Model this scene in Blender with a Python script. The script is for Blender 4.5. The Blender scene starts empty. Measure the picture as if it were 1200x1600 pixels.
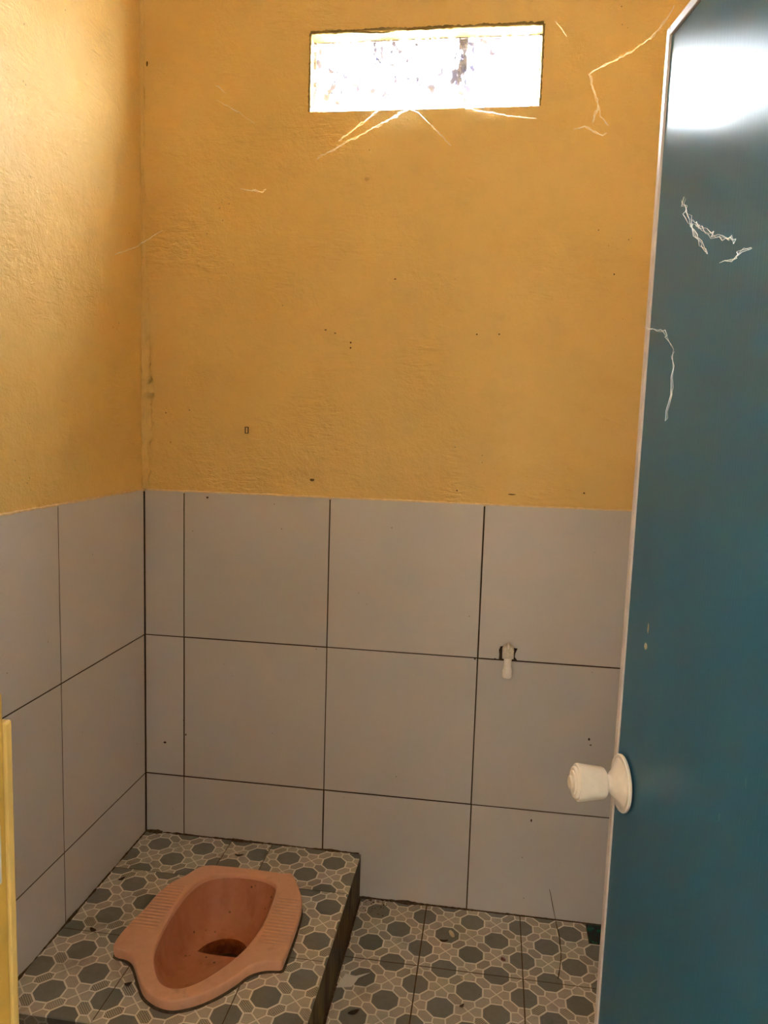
import bpy, bmesh, math, random
from mathutils import Vector, Matrix, noise
random.seed(7)
SC = bpy.context.scene
COL = SC.collection

# ------------------------------------------------------------------ camera
CAM_LOC = Vector((0.9321, -1.9578, 1.2956))
F = Vector((-0.13914159, 0.98364381, -0.11438741))
R_ = Vector((0.9892089, 0.14341397, 0.02996976))
U = Vector((-0.04588432, 0.108983, 0.99298406))
cam_d = bpy.data.cameras.new('camera')
cam_d.sensor_fit = 'VERTICAL'
cam_d.sensor_height = 36.0
cam_d.sensor_width = 27.0
cam_d.lens = 1202.3 / 1600.0 * 36.0
cam_d.clip_start = 0.01
cam = bpy.data.objects.new('camera', cam_d)
M = Matrix.Identity(4)
for i in range(3):
    M[i][0] = R_[i]; M[i][1] = U[i]; M[i][2] = -F[i]; M[i][3] = CAM_LOC[i]
cam.matrix_world = M
COL.objects.link(cam)
SC.camera = cam

# ------------------------------------------------------------------ sky, portals, exposure
world = bpy.data.worlds.new('overcast_sky'); SC.world = world
world.use_nodes = True
bg = world.node_tree.nodes['Background']
bg.inputs[0].default_value = (0.84, 0.92, 1.0, 1)
bg.inputs[1].default_value = 132.0


def portal(name, loc, rot, sx, sy):
    l = bpy.data.lights.new(name, 'AREA'); l.shape = 'RECTANGLE'; l.size = sx; l.size_y = sy
    l.cycles.is_portal = True
    o = bpy.data.objects.new(name, l); o.location = loc; o.rotation_euler = rot
    COL.objects.link(o); return o


portal('window_portal', (0.7175, 0.082, 2.151), (math.radians(-90), 0, 0), 0.58, 0.20)
portal('hall_portal', (-0.84, -3.30, 2.1), (math.radians(90), 0, math.radians(-90)), 0.5, 0.8)

SC.view_settings.view_transform = 'Standard'
SC.view_settings.look = 'None'
SC.view_settings.gamma = 1.0
SC.view_settings.use_curve_mapping = False
SC.view_settings.exposure = 0.92
SC.cycles.max_bounces = 12
SC.cycles.diffuse_bounces = 8
SC.cycles.glossy_bounces = 6
SC.cycles.transparent_max_bounces = 16
SC.cycles.sample_clamp_indirect = 0


# ------------------------------------------------------------------ node helpers
class NT:
    def __init__(self, name):
        self.m = bpy.data.materials.new(name); self.m.use_nodes = True
        self.t = self.m.node_tree; self.n = self.t.nodes; self.l = self.t.links
        self.out = self.n['Material Output']; self.b = self.n['Principled BSDF']

    def lk(self, a, b): self.l.new(a, b)

    def setin(self, sock, v):
        if hasattr(v, 'is_linked') or hasattr(v, 'links'): self.l.new(v, sock)
        else: sock.default_value = v

    def math(self, op, a, b=0.0, c=None, clamp=False):
        n = self.n.new('ShaderNodeMath'); n.operation = op; n.use_clamp = clamp
        self.setin(n.inputs[0], a); self.setin(n.inputs[1], b)
        if c is not None: self.setin(n.inputs[2], c)
        return n.outputs[0]

    def obj(self):
        if not hasattr(self, '_tc'): self._tc = self.n.new('ShaderNodeTexCoord')
        return self._tc.outputs['Object']

    def pos(self):
        if not hasattr(self, '_g'): self._g = self.n.new('ShaderNodeNewGeometry')
        return self._g.outputs['Position']

    def sep(self, v):
        n = self.n.new('ShaderNodeSeparateXYZ'); self.lk(v, n.inputs[0]); return n.outputs

    def comb(self, x, y, z):
        n = self.n.new('ShaderNodeCombineXYZ')
        for i, v in enumerate((x, y, z)): self.setin(n.inputs[i], v)
        return n.outputs[0]

    def mapping(self, v, scale=(1, 1, 1), loc=(0, 0, 0), rot=(0, 0, 0)):
        n = self.n.new('ShaderNodeMapping'); self.lk(v, n.inputs[0])
        n.inputs['Scale'].default_value = scale; n.inputs['Location'].default_value = loc; n.inputs['Rotation'].default_value = rot
        return n.outputs[0]

    def noise(self, v, scale, detail=3, rough=.5, dist=0):
        n = self.n.new('ShaderNodeTexNoise'); self.lk(v, n.inputs['Vector'])
        n.inputs['Scale'].default_value = scale; n.inputs['Detail'].default_value = detail
        n.inputs['Roughness'].default_value = rough; n.inputs['Distortion'].default_value = dist
        return n.outputs['Fac']

    def voro(self, v, scale, feature='F1'):
        n = self.n.new('ShaderNodeTexVoronoi'); n.feature = feature; self.lk(v, n.inputs['Vector'])
        n.inputs['Scale'].default_value = scale; return n.outputs['Distance']

    def ramp(self, f, lo, hi, a=0.0, b=1.0):
        n = self.n.new('ShaderNodeMapRange'); self.setin(n.inputs[0], f)
        n.inputs[1].default_value = lo; n.inputs[2].default_value = hi; n.inputs[3].default_value = a; n.inputs[4].default_value = b
        return n.outputs[0]

    def mix(self, f, a, b):
        n = self.n.new('ShaderNodeMix'); n.data_type = 'RGBA'
        self.setin(n.inputs['Factor'], f)
        for k, v in (('A', a), ('B', b)):
            s = [q for q in n.inputs if q.name == k and q.type == 'RGBA'][0]
            if isinstance(v, tuple): s.default_value = (*v[:3], 1)
            else: self.lk(v, s)
        return [q for q in n.outputs if q.type == 'RGBA'][0]

    def bump(self, h, strength=.3, dist=.01):
        n = self.n.new('ShaderNodeBump'); self.lk(h, n.inputs['Height'])
        n.inputs['Strength'].default_value = strength; n.inputs['Distance'].default_value = dist
        self.lk(n.outputs[0], self.b.inputs['Normal']); return n

    def fin(self, col=None, rough=None, spec=None, **kw):
        if col is not None:
            if isinstance(col, tuple): self.b.inputs['Base Color'].default_value = (*col[:3], 1)
            else: self.lk(col, self.b.inputs['Base Color'])
        if rough is not None: self.setin(self.b.inputs['Roughness'], rough)
        if spec is not None: self.b.inputs['Specular IOR Level'].default_value = spec
        return self.m


def plain(name, col, rough=.5, spec=.5, nscale=0, namt=.12, bump=0):
    t = NT(name)
    if nscale:
        f = t.noise(t.obj(), nscale, 4, .6)
        f = t.ramp(f, .3, .7, 1 - namt, 1 + namt)
        c = t.mix(1.0, col, (1, 1, 1))
        n = t.n.new('ShaderNodeVectorMath'); n.operation = 'SCALE'
        n.inputs[0].default_value = col; t.lk(f, n.inputs['Scale'])
        t.lk(n.outputs[0], t.b.inputs['Base Color'])
        if bump: t.bump(t.noise(t.obj(), nscale * 3, 3), bump, .004)
        return t.fin(None, rough, spec)
    return t.fin(col, rough, spec)


MAT = {}

# --- yellow painted plaster: uneven trowelled relief, faint stains
t = NT('yellow_plaster')
p = t.pos()
n1 = t.noise(p, 2.2, 4, .6); n2 = t.noise(p, 9, 3, .6)
c = t.mix(t.ramp(n1, .35, .7), (0.74, 0.496, 0.158), (0.79, 0.534, 0.188))
c = t.mix(t.math('MULTIPLY', t.ramp(n2, .52, .75), .30), c, (0.62, 0.41, 0.125))
sp = t.voro(t.mapping(p, (1, 1, .8)), 60)
c = t.mix(t.math('MULTIPLY', t.ramp(sp, .10, .05), t.ramp(t.noise(p, 7, 2), .60, .66)), c, (0.16, 0.085, 0.02))
trow = t.noise(t.mapping(p, (18, 18, 70), rot=(0, .5, .5)), 1.0, 3, .55, 1.2)
patch = t.ramp(t.noise(p, 5, 2), .45, .68)
h = t.math('ADD', t.math('MULTIPLY', t.noise(p, 3.0, 2, .5), 1.2), t.math('MULTIPLY', t.noise(p, 160, 3, .6), .10))
h = t.math('ADD', h, t.math('MULTIPLY', t.math('MULTIPLY', trow, patch), .42))
h = t.math('ADD', h, t.math('MULTIPLY', t.noise(t.mapping(p, (1, 1, 1)), 34, 4, .65), .26))
t.bump(h, .72, .026)
MAT['yellow'] = t.fin(c, .52, .45)

# --- glazed off-white wall tile
t = NT('white_wall_tile')
p = t.pos()
oi = t.n.new('ShaderNodeObjectInfo').outputs['Random']
c = t.mix(oi, (0.555, 0.512, 0.512), (0.60, 0.553, 0.553))
c = t.mix(t.math('MULTIPLY', t.ramp(t.noise(p, 3.0, 4, .6), .42, .72), .35), c, (0.50, 0.485, 0.465))
sp = t.voro(p, 42)
c = t.mix(t.math('MULTIPLY', t.ramp(sp, .075, .035), t.ramp(t.noise(p, 12, 1), .57, .62)), c, (0.12, 0.075, 0.045))
t.bump(t.noise(p, 120, 2), .04, .002)
MAT['wtile'] = t.fin(c, t.ramp(t.noise(p, 6, 3), .3, .7, .28, .42), .35)

MAT['fgrout'] = plain('brown_floor_joint', (0.095, 0.058, 0.034), .9, .2, 40, .3)
MAT['grout'] = plain('dark_joint', (0.055, 0.035, 0.022), .9, .2, 40, .3)


# --- printed octagon floor tile (object space: origin at a tile corner, pitch 62.5 mm)
def octagon_mat(name, dim=1.0, axes='XY', stain=.0):
    t = NT(name)
    s = t.sep(t.obj()); P = 0.0625
    u = t.math('DIVIDE', s[axes[0]], P); v = t.math('DIVIDE', s[axes[1]], P)
    u = t.math('ADD', u, 1.0)                                  # cross on the tile corner, octagon one pitch on
    a = t.math('MULTIPLY', t.math('ADD', u, v), .5); b = t.math('MULTIPLY', t.math('SUBTRACT', u, v), .5)
    ra = t.math('ROUND', a); rb = t.math('ROUND', b)
    A = t.math('ABSOLUTE', t.math('SUBTRACT', a, ra)); B = t.math('ABSOLUTE', t.math('SUBTRACT', b, rb))
    Mx = t.math('MAXIMUM', A, B); mn = t.math('MINIMUM', A, B)
    d1 = t.math('SUBTRACT', t.math('MAXIMUM', Mx, t.math('MULTIPLY', t.math('ADD', Mx, mn), .70711)), .345)
    hexw = t.math('ADD', t.math('MULTIPLY', t.math('SUBTRACT', Mx, .345), .80), .135)
    d2 = t.math('SUBTRACT', mn, hexw)
    W = .022
    outside = t.math('GREATER_THAN', d1, 0)
    l1 = t.math('LESS_THAN', t.math('ABSOLUTE', t.math('SUBTRACT', d1, .012)), W)
    l2 = t.math('MULTIPLY', outside, t.math('LESS_THAN', t.math('ABSOLUTE', d2), W * 1.1))
    l3 = t.math('MULTIPLY', t.math('GREATER_THAN', d2, 0), t.math('LESS_THAN', t.math('SUBTRACT', .5, Mx), W * .75))
    line = t.math('MAXIMUM', l1, t.math('MAXIMUM', l2, t.math('MULTIPLY', l3, outside)))
    inhex = t.math('MULTIPLY', outside, t.math('LESS_THAN', d2, 0))
    # small cells take a random tint each
    wn = t.n.new('ShaderNodeTexWhiteNoise'); wn.noise_dimensions = '3D'
    cellu = t.math('ROUND', t.math('MULTIPLY', a, 2.0)); cellv = t.math('ROUND', t.math('MULTIPLY', b, 2.0))
    oi = t.n.new('ShaderNodeObjectInfo').outputs['Random']
    t.lk(t.comb(cellu, cellv, oi), wn.inputs['Vector'])
    cell = t.mix(wn.outputs['Value'], (0.50, 0.42, 0.38), (0.48, 0.445, 0.365))
    mott = t.noise(t.pos(), 60, 4, .65)
    cell = t.mix(t.math('MULTIPLY', t.ramp(mott, .4, .7), .35), cell, (0.33, 0.285, 0.245))
    # woven dots in the little hexagons
    g = t.math('MULTIPLY', t.math('SINE', t.math('MULTIPLY', u, 2 * math.pi * 11)), t.math('SINE', t.math('MULTIPLY', v, 2 * math.pi * 11)))
    dots = t.math('MULTIPLY', inhex, t.math('MULTIPLY', t.math('GREATER_THAN', g, .12), t.ramp(wn.outputs['Value'], .2, .6, .25, .9)))
    cell = t.mix(dots, cell, (0.075, 0.05, 0.038))
    wn2 = t.n.new('ShaderNodeTexWhiteNoise'); t.lk(t.comb(ra, rb, oi), wn2.inputs['Vector'])
    octc = t.mix(wn2.outputs['Value'], (0.185, 0.182, 0.165), (0.21, 0.205, 0.195))
    octc = t.mix(t.math('MULTIPLY', t.ramp(mott, .35, .7), .35), octc, (0.145, 0.138, 0.12))
    c = t.mix(outside, octc, cell)
    c = t.mix(line, c, (0.82, 0.76, 0.68))
    # grime blotches with their own outline
    st = t.ramp(t.noise(t.pos(), 7, 5, .65), .56, .74, 0, .55 + stain)
    c = t.mix(st, c, (0.10, 0.075, 0.05))
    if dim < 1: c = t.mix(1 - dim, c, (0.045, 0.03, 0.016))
    t.bump(t.math('ADD', t.math('MULTIPLY', line, .5), t.math('MULTIPLY', mott, .4)), .15, .001)
    return t.fin(c, t.ramp(mott, .3, .7, .38, .6), .35)


MAT['octa'] = octagon_mat('octagon_print_tile')
MAT['octa_riser'] = octagon_mat('dark_octagon_tile', .28, 'XZ', .1)  # front riser print, mixed mostly into dark brown, blotches slightly stronger
t = NT('stained_riser_tile')
p = t.pos()
st = t.noise(t.mapping(p, (14, 14, 3.2)), 1.6, 4, .6, .8)
c = t.mix(t.ramp(st, .32, .68), (0.045, 0.028, 0.011), (0.19, 0.135, 0.07))
c = t.mix(t.ramp(t.noise(p, 26, 4, .6), .58, .72), c, (0.05, 0.032, 0.016))
t.bump(st, .1, .002)
MAT['riser'] = t.fin(c, .65, .2)

# --- salmon glazed ceramic with ribbed foot rests
t = NT('salmon_ceramic')
o = t.obj(); s = t.sep(o)
rib = t.math('SINE', t.math('MULTIPLY', s[1], 2 * math.pi / .0115))
side = t.math('GREATER_THAN', t.math('ABSOLUTE', s[0]), .118)
win = t.math('MULTIPLY', t.math('LESS_THAN', t.math('ABSOLUTE', t.math('SUBTRACT', s[1], .045)), .085), side)
nn = t.noise(o, 55, 4, .65)
c = t.mix(t.ramp(nn, .35, .7), (0.80, 0.43, 0.285), (0.74, 0.385, 0.245))
c = t.mix(t.math('MULTIPLY', t.ramp(t.noise(o, 16, 5, .7), .62, .78), .5), c, (0.23, 0.10, 0.045))
t.bump(t.math('ADD', t.math('MULTIPLY', t.math('MULTIPLY', rib, win), .8), t.math('MULTIPLY', nn, .25)), .55, .0018)
MAT['salmon'] = t.fin(c, .36, .4)
t = NT('salmon_bowl_shade')  # darker copy of the rim ceramic: shade inside the bowl put into the colour
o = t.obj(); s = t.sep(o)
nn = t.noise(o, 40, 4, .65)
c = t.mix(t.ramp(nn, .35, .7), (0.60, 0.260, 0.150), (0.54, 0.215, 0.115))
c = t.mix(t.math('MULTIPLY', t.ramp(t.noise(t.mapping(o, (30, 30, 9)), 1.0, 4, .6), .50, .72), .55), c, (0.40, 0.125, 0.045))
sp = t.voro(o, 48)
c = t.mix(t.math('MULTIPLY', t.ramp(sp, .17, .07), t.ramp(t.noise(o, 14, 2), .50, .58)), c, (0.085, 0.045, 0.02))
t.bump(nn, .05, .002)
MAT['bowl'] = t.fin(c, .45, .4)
MAT['drain'] = plain('rust_stained_drain', (0.40, 0.115, 0.04), .35, .5, 60, .45)
MAT['sump'] = plain('dark_trap_water', (0.055, 0.02, 0.01), .08, .5)

# --- teal plastic door sheet, drawn lengthwise so it scatters sideways
t = NT('teal_door_sheet')
o = t.obj()
c = t.mix(t.ramp(t.noise(o, 3.5, 3), .35, .7), (0.020, 0.125, 0.215), (0.026, 0.137, 0.230))
scr = t.noise(t.mapping(o, (210, 1, 22)), 1.0, 3, .6, .4)
scr2 = t.ramp(t.noise(t.mapping(o, (7, 1, 5), loc=(3, 0, 1)), 1.0, 2), .50, .68)
c = t.mix(t.math('MULTIPLY', t.math('MULTIPLY', t.ramp(scr, .70, .76), scr2), .55), c, (0.38, 0.46, 0.48))
lines = t.noise(t.mapping(o, (420, 1, .9)), 1.0, 3, .7)
t.bump(lines, .22, .0012)
vt = t.n.new('ShaderNodeVectorTransform'); vt.vector_type = 'VECTOR'; vt.convert_from = 'OBJECT'; vt.convert_to = 'WORLD'
vt.inputs[0].default_value = (1, 0, 0)
t.lk(vt.outputs[0], t.b.inputs['Tangent'])
t.b.inputs['Anisotropic'].default_value = 1.0
t.b.inputs['Coat Weight'].default_value = .22
t.b.inputs['Coat Roughness'].default_value = .13
t.fin(c, .34, .75)
MAT['door'] = t.m
MAT['trim'] = plain('pale_edge_profile', (0.60, 0.50, 0.46), .35, .4, 30, .1)
MAT['plastic'] = plain('ivory_plastic', (0.80, 0.70, 0.61), .32, .5, 60, .06)
MAT['tap'] = plain('white_tap_plastic', (0.86, 0.79, 0.74), .4, .45, 90, .08)
MAT['tapgrime'] = plain('grey_tap_plastic', (0.66, 0.60, 0.53), .5, .4, 120, .2)
MAT['post'] = plain('yellow_painted_wood', (0.55, 0.33, 0.06), .5, .4, 14, .16, .15)
MAT['post2'] = plain('light_yellow_painted_wood', (0.62, 0.41, 0.12), .5, .4, 14, .12, .15)
MAT['steel'] = plain('dull_steel', (0.55, 0.53, 0.47), .35, .5, 60, .15)
MAT['black'] = plain('dark_hole', (0.010, 0.007, 0.005), .95, .1)
MAT['lip'] = plain('pale_plaster_edge', (0.24, 0.165, 0.05), .7, .3, 45, .18, .3)
MAT['cream'] = plain('cream_paint_bead', (0.78, 0.58, 0.32), .5, .4, 60, .15)
MAT['ceiling'] = plain('ceiling_board', (0.76, 0.72, 0.66), .8, .2, 5, .08)
MAT['concrete'] = plain('concrete', (0.22, 0.20, 0.17), .9, .2, 12, .15)
MAT['hallpaint'] = plain('hall_paint', (0.74, 0.69, 0.60), .7, .3, 4, .05)
MAT['paper'] = plain('white_paper', (0.74, 0.71, 0.68), .8, .2)
MAT['crumb'] = plain('pale_crumb', (0.60, 0.50, 0.34), .8, .2, 200, .2)
MAT['dead'] = plain('dead_leaf', (0.05, 0.03, 0.018), .8, .2, 200, .3)
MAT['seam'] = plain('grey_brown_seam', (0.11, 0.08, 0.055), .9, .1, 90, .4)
MAT['pit'] = plain('plaster_pit', (0.13, 0.07, 0.022), .9, .1, 300, .4)
MAT['redbug'] = plain('red_brown_shell', (0.13, 0.022, 0.012), .3, .5)
MAT['thread'] = plain('dirty_thread', (0.075, 0.055, 0.03), .9, .2)
MAT['dirt'] = plain('brown_dirt', (0.085, 0.055, 0.032), .95, .1, 120, .5)
MAT['ground'] = plain('outdoor_ground', (0.22, 0.20, 0.16), .95, .1, 2, .2)
t = NT('green_marbled_tile')
o = t.obj()
nn = t.noise(o, 38, 4, .6, 1.6)
c = t.mix(t.ramp(nn, .46, .56), (0.006, 0.012, 0.010), (0.022, 0.105, 0.070))
MAT['green'] = t.fin(c, .25, .5)

# cobweb: pale fibres that let some light past
t = NT('cobweb_fibre')
tr = t.n.new('ShaderNodeBsdfTransparent'); mx = t.n.new('ShaderNodeMixShader')
tl = t.n.new('ShaderNodeBsdfTranslucent'); tl.inputs[0].default_value = (0.92, 0.93, 0.95, 1)
t.fin((0.92, 0.93, 0.95), .9, .1)
ad = t.n.new('ShaderNodeAddShader'); t.lk(t.b.outputs[0], ad.inputs[0]); t.lk(tl.outputs[0], ad.inputs[1])
mx.inputs[0].default_value = .40
t.lk(tr.outputs[0], mx.inputs[1]); t.lk(ad.outputs[0], mx.inputs[2]); t.lk(mx.outputs[0], t.out.inputs[0])
MAT['web'] = t.m
t = NT('faint_cobweb_fibre')
tr = t.n.new('ShaderNodeBsdfTransparent'); mx = t.n.new('ShaderNodeMixShader')
tl = t.n.new('ShaderNodeBsdfTranslucent'); tl.inputs[0].default_value = (0.92, 0.93, 0.95, 1)
t.fin((0.92, 0.93, 0.95), .9, .1)
ad = t.n.new('ShaderNodeAddShader'); t.lk(t.b.outputs[0], ad.inputs[0]); t.lk(tl.outputs[0], ad.inputs[1])
mx.inputs[0].default_value = .45
t.lk(tr.outputs[0], mx.inputs[1]); t.lk(ad.outputs[0], mx.inputs[2]); t.lk(mx.outputs[0], t.out.inputs[0])
MAT['webfaint'] = t.m

# window pane: clear glass with grime flecks, denser along the edges
t = NT('grimy_window_glass')
o = t.obj()
tr = t.n.new('ShaderNodeBsdfTransparent'); tr.inputs[0].default_value = (0.93, 0.95, 0.97, 1)
gl = t.n.new('ShaderNodeBsdfGlossy'); gl.inputs['Roughness'].default_value = .05
dust = t.n.new('ShaderNodeBsdfTranslucent'); dust.inputs[0].default_value = (0.80, 0.81, 0.82, 1)
md = t.n.new('ShaderNodeMixShader'); md.inputs[0].default_value = .50
t.lk(tr.outputs[0], md.inputs[1]); t.lk(dust.outputs[0], md.inputs[2])
m0 = t.n.new('ShaderNodeMixShader'); m0.inputs[0].default_value = .05
t.lk(md.outputs[0], m0.inputs[1]); t.lk(gl.outputs[0], m0.inputs[2])
df = t.n.new('ShaderNodeBsdfDiffuse'); df.inputs[0].default_value = (0.30, 0.30, 0.42, 1)
tl = t.n.new('ShaderNodeBsdfTranslucent'); tl.inputs[0].default_value = (0.0028, 0.0028, 0.0065, 1)
ad = t.n.new('ShaderNodeAddShader'); t.lk(df.outputs[0], ad.inputs[0]); t.lk(tl.outputs[0], ad.inputs[1])
s = t.sep(t.pos())
mid = t.ramp(t.math('ABSOLUTE', t.math('SUBTRACT', s[0], .806)), .0, .035, .085, 0)
edg = t.ramp(t.math('MINIMUM', t.math('MINIMUM', t.math('SUBTRACT', s[0], .437), t.math('SUBTRACT', 1.0, s[0])), t.math('MINIMUM', t.math('SUBTRACT', s[2], 2.058), t.math('SUBTRACT', 2.236, s[2]))), .0, .022, .075, 0)
clu = t.ramp(t.noise(t.pos(), 8, 1), .40, .62, -.05, .06)
fl = t.math('ADD', t.noise(t.mapping(t.pos(), (1, 1, .8)), 52, 4, .62, .4), t.math('ADD', clu, t.math('ADD', mid, edg)))
fl = t.ramp(fl, .605, .630)
m1 = t.n.new('ShaderNodeMixShader'); t.lk(fl, m1.inputs[0])
t.lk(m0.outputs[0], m1.inputs[1]); t.lk(ad.outputs[0], m1.inputs[2]); t.lk(m1.outputs[0], t.out.inputs[0])
MAT['pane'] = t.m
t = NT('flaking_putty')
o = t.obj()
tr = t.n.new('ShaderNodeBsdfTransparent')
tl = t.n.new('ShaderNodeBsdfTranslucent'); tl.inputs[0].default_value = (0.0022, 0.002, 0.0036, 1)
df = t.n.new('ShaderNodeBsdfDiffuse'); df.inputs[0].default_value = (0.36, 0.35, 0.42, 1)
ad = t.n.new('ShaderNodeAddShader'); t.lk(df.outputs[0], ad.inputs[0]); t.lk(tl.outputs[0], ad.inputs[1])
mx = t.n.new('ShaderNodeMixShader'); t.lk(t.ramp(t.noise(o, 70, 4, .7), .46, .54), mx.inputs[0])
t.lk(tr.outputs[0], mx.inputs[1]); t.lk(ad.outputs[0], mx.inputs[2]); t.lk(mx.outputs[0], t.out.inputs[0])
MAT['putty'] = t.m


# ------------------------------------------------------------------ object helpers
def link(name, me, mat=None, parent=None, loc=(0, 0, 0), rot=None):
    o = bpy.data.objects.new(name, me)
    if mat is not None and me is not None and not me.materials: me.materials.append(mat)
    o.location = loc
    if rot: o.rotation_euler = rot
    o.parent = parent
    COL.objects.link(o)
    return o


def mesh(name, verts, faces, smooth=False):
    me = bpy.data.meshes.new(name); me.from_pydata([tuple(v) for v in verts], [], faces); me.update()
    bm = bmesh.new(); bm.from_mesh(me); bmesh.ops.recalc_face_normals(bm, faces=bm.faces); bm.to_mesh(me); bm.free()
    if smooth:
        for pl in me.polygons: pl.use_smooth = True
    return me


def tag(o, label=None, cat=None, group=None, kind=None):
    if label: o['label'] = label
    if cat: o['category'] = cat
    if group: o['group'] = group
    if kind: o['kind'] = kind
    return o


def empty(name, loc=(0, 0, 0), rotz=0):
    o = bpy.data.objects.new(name, None); o.location = loc; o.rotation_euler = (0, 0, rotz); o.empty_display_size = .05
    COL.objects.link(o); return o


def box_vf(x0, x1, y0, y1, z0, z1):
    v = [(x, y, z) for z in (z0, z1) for y in (y0, y1) for x in (x0, x1)]
    f = [(0, 2, 3, 1), (4, 5, 7, 6), (0, 1, 5, 4), (2, 6, 7, 3), (0, 4, 6, 2), (1, 3, 7, 5)]
    return v, f


def boxes(name, L):
    V, Fc = [], []
    for b in L:
        v, f = box_vf(*b); k = len(V); V += v; Fc += [tuple(i + k for i in q) for q in f]
    return mesh(name, V, Fc)


def bev_box(name, x0, x1, y0, y1, z0, z1, r=.003, seg=2):
    bm = bmesh.new(); v, f = box_vf(x0, x1, y0, y1, z0, z1)
    vs = [bm.verts.new(q) for q in v]
    for q in f: bm.faces.new([vs[i] for i in q])
    bmesh.ops.recalc_face_normals(bm, faces=bm.faces)
    bmesh.ops.bevel(bm, geom=bm.edges[:], offset=r, segments=seg, affect='EDGES', profile=.5)
    me = bpy.data.meshes.new(name); bm.to_mesh(me); bm.free(); return me


_tiles = {}


def slab_poly(name, poly, depth, ch, plane):
    """tile: outline poly (a,b) with front face at 0, chamfered rim, extruded back by depth.
    plane maps (a, b, out) -> xyz where out is the distance out of the wall."""
    n = len(poly)
    cx = sum(q[0] for q in poly) / n; cy = sum(q[1] for q in poly) / n
    # inward offset by edge normals
    ins = []
    area = sum(poly[i][0] * poly[(i + 1) % n][1] - poly[(i + 1) % n][0] * poly[i][1] for i in range(n))
    sg = 1 if area > 0 else -1
    for i in range(n):
        a, b, c = Vector(poly[i - 1]), Vector(poly[i]), Vector(poly[(i + 1) % n])
        e1 = (b - a).normalized(); e2 = (c - b).normalized()
        n1 = Vector((-e1.y, e1.x)) * sg; n2 = Vector((-e2.y, e2.x)) * sg
        k = 1 + n1.dot(n2)
        m = (n1 + n2) / max(k, .2)
        ins.append(b + m * ch)
    V = [plane(q[0], q[1], -depth) for q in poly] + [plane(q[0], q[1], -ch * .7) for q in poly] + [plane(q[0], q[1], 0) for q in ins]
    Fc = []
    for k in (0, 1):
        for i in range(n):
            j = (i + 1) % n
            Fc.append((k * n + i, k * n + j, (k + 1) * n + j, (k + 1) * n + i))
    Fc.append(tuple(range(2 * n, 3 * n))); Fc.append(tuple(range(n - 1, -1, -1)))
    return mesh(name, V, Fc)


def rect(a0, a1, b0, b1): return [(a0, b0), (a1, b0), (a1, b1), (a0, b1)]


def tube(name, lines, r, sides=5, wob=0.0, taper=False):
    V, Fc = [], []
    for L in lines:
        L = [Vector(q) for q in L]
        if len(L) < 2: continue
        base = len(V)
        for i, q in enumerate(L):
            d = (L[min(i + 1, len(L) - 1)] - L[max(i - 1, 0)]).normalized()
            a = d.cross(Vector((.31, .77, .55))).normalized(); b = d.cross(a)
            rr = r * (1 + wob * (random.random() - .5) * 2)
            if taper: rr *= .35 + .65 * math.sin(math.pi * (i + .5) / len(L))
            for k in range(sides):
                th = 2 * math.pi * k / sides
                V.append(q + a * (math.cos(th) * rr) + b * (math.sin(th) * rr))
        for i in range(len(L) - 1):
            for k in range(sides):
                k2 = (k + 1) % sides
                Fc.append((base + i * sides + k, base + i * sides + k2, base + (i + 1) * sides + k2, base + (i + 1) * sides + k))
        Fc.append(tuple(base + k for k in range(sides))); e = base + (len(L) - 1) * sides
        Fc.append(tuple(e + k for k in range(sides - 1, -1, -1)))
    return mesh(name, V, Fc, True)


def lathe(name, prof, n=40, axis='Z'):
    """prof: (radius, height) pairs; revolved about local Z"""
    V, Fc = [], []
    for r, h in prof:
        for k in range(n):
            th = 2 * math.pi * k / n; V.append((r * math.cos(th), r * math.sin(th), h))
    for i in range(len(prof) - 1):
        for k in range(n):
            k2 = (k + 1) % n
            Fc.append((i * n + k, i * n + k2, (i + 1) * n + k2, (i + 1) * n + k))
    Fc.append(tuple(range(n - 1, -1, -1))); Fc.append(tuple(range((len(prof) - 1) * n, len(prof) * n)))
    me = mesh(name, V, Fc, True)
    bm = bmesh.new(); bm.from_mesh(me)
    for e in bm.edges:
        if len(e.link_faces) == 2 and e.calc_face_angle() > .6: e.smooth = False
    bm.to_mesh(me); bm.free()
    return me


def carve(me, cutter_me, name):
    """boolean difference, returned as plain mesh data"""
    a = bpy.data.objects.new('carve_a', me); b = bpy.data.objects.new('carve_b', cutter_me)
    COL.objects.link(a); COL.objects.link(b)
    m = a.modifiers.new('cut', 'BOOLEAN'); m.object = b; m.operation = 'DIFFERENCE'; m.solver = 'EXACT'
    dg = bpy.context.evaluated_depsgraph_get()
    out = bpy.data.meshes.new_from_object(a.evaluated_get(dg)); out.name = name
    bpy.data.objects.remove(a); bpy.data.objects.remove(b)
    return out


# ------------------------------------------------------------------ the room
TOP = 1.0977           # upper edge of the tiling
XW, YF, ZC = 1.42, -1.50, 2.66
WX0, WX1, WZ0, WZ1 = 0.437, 1.000, 2.058, 2.241
J = .0034              # joint width
TD = .006              # tile stands this far off the bed

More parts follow.
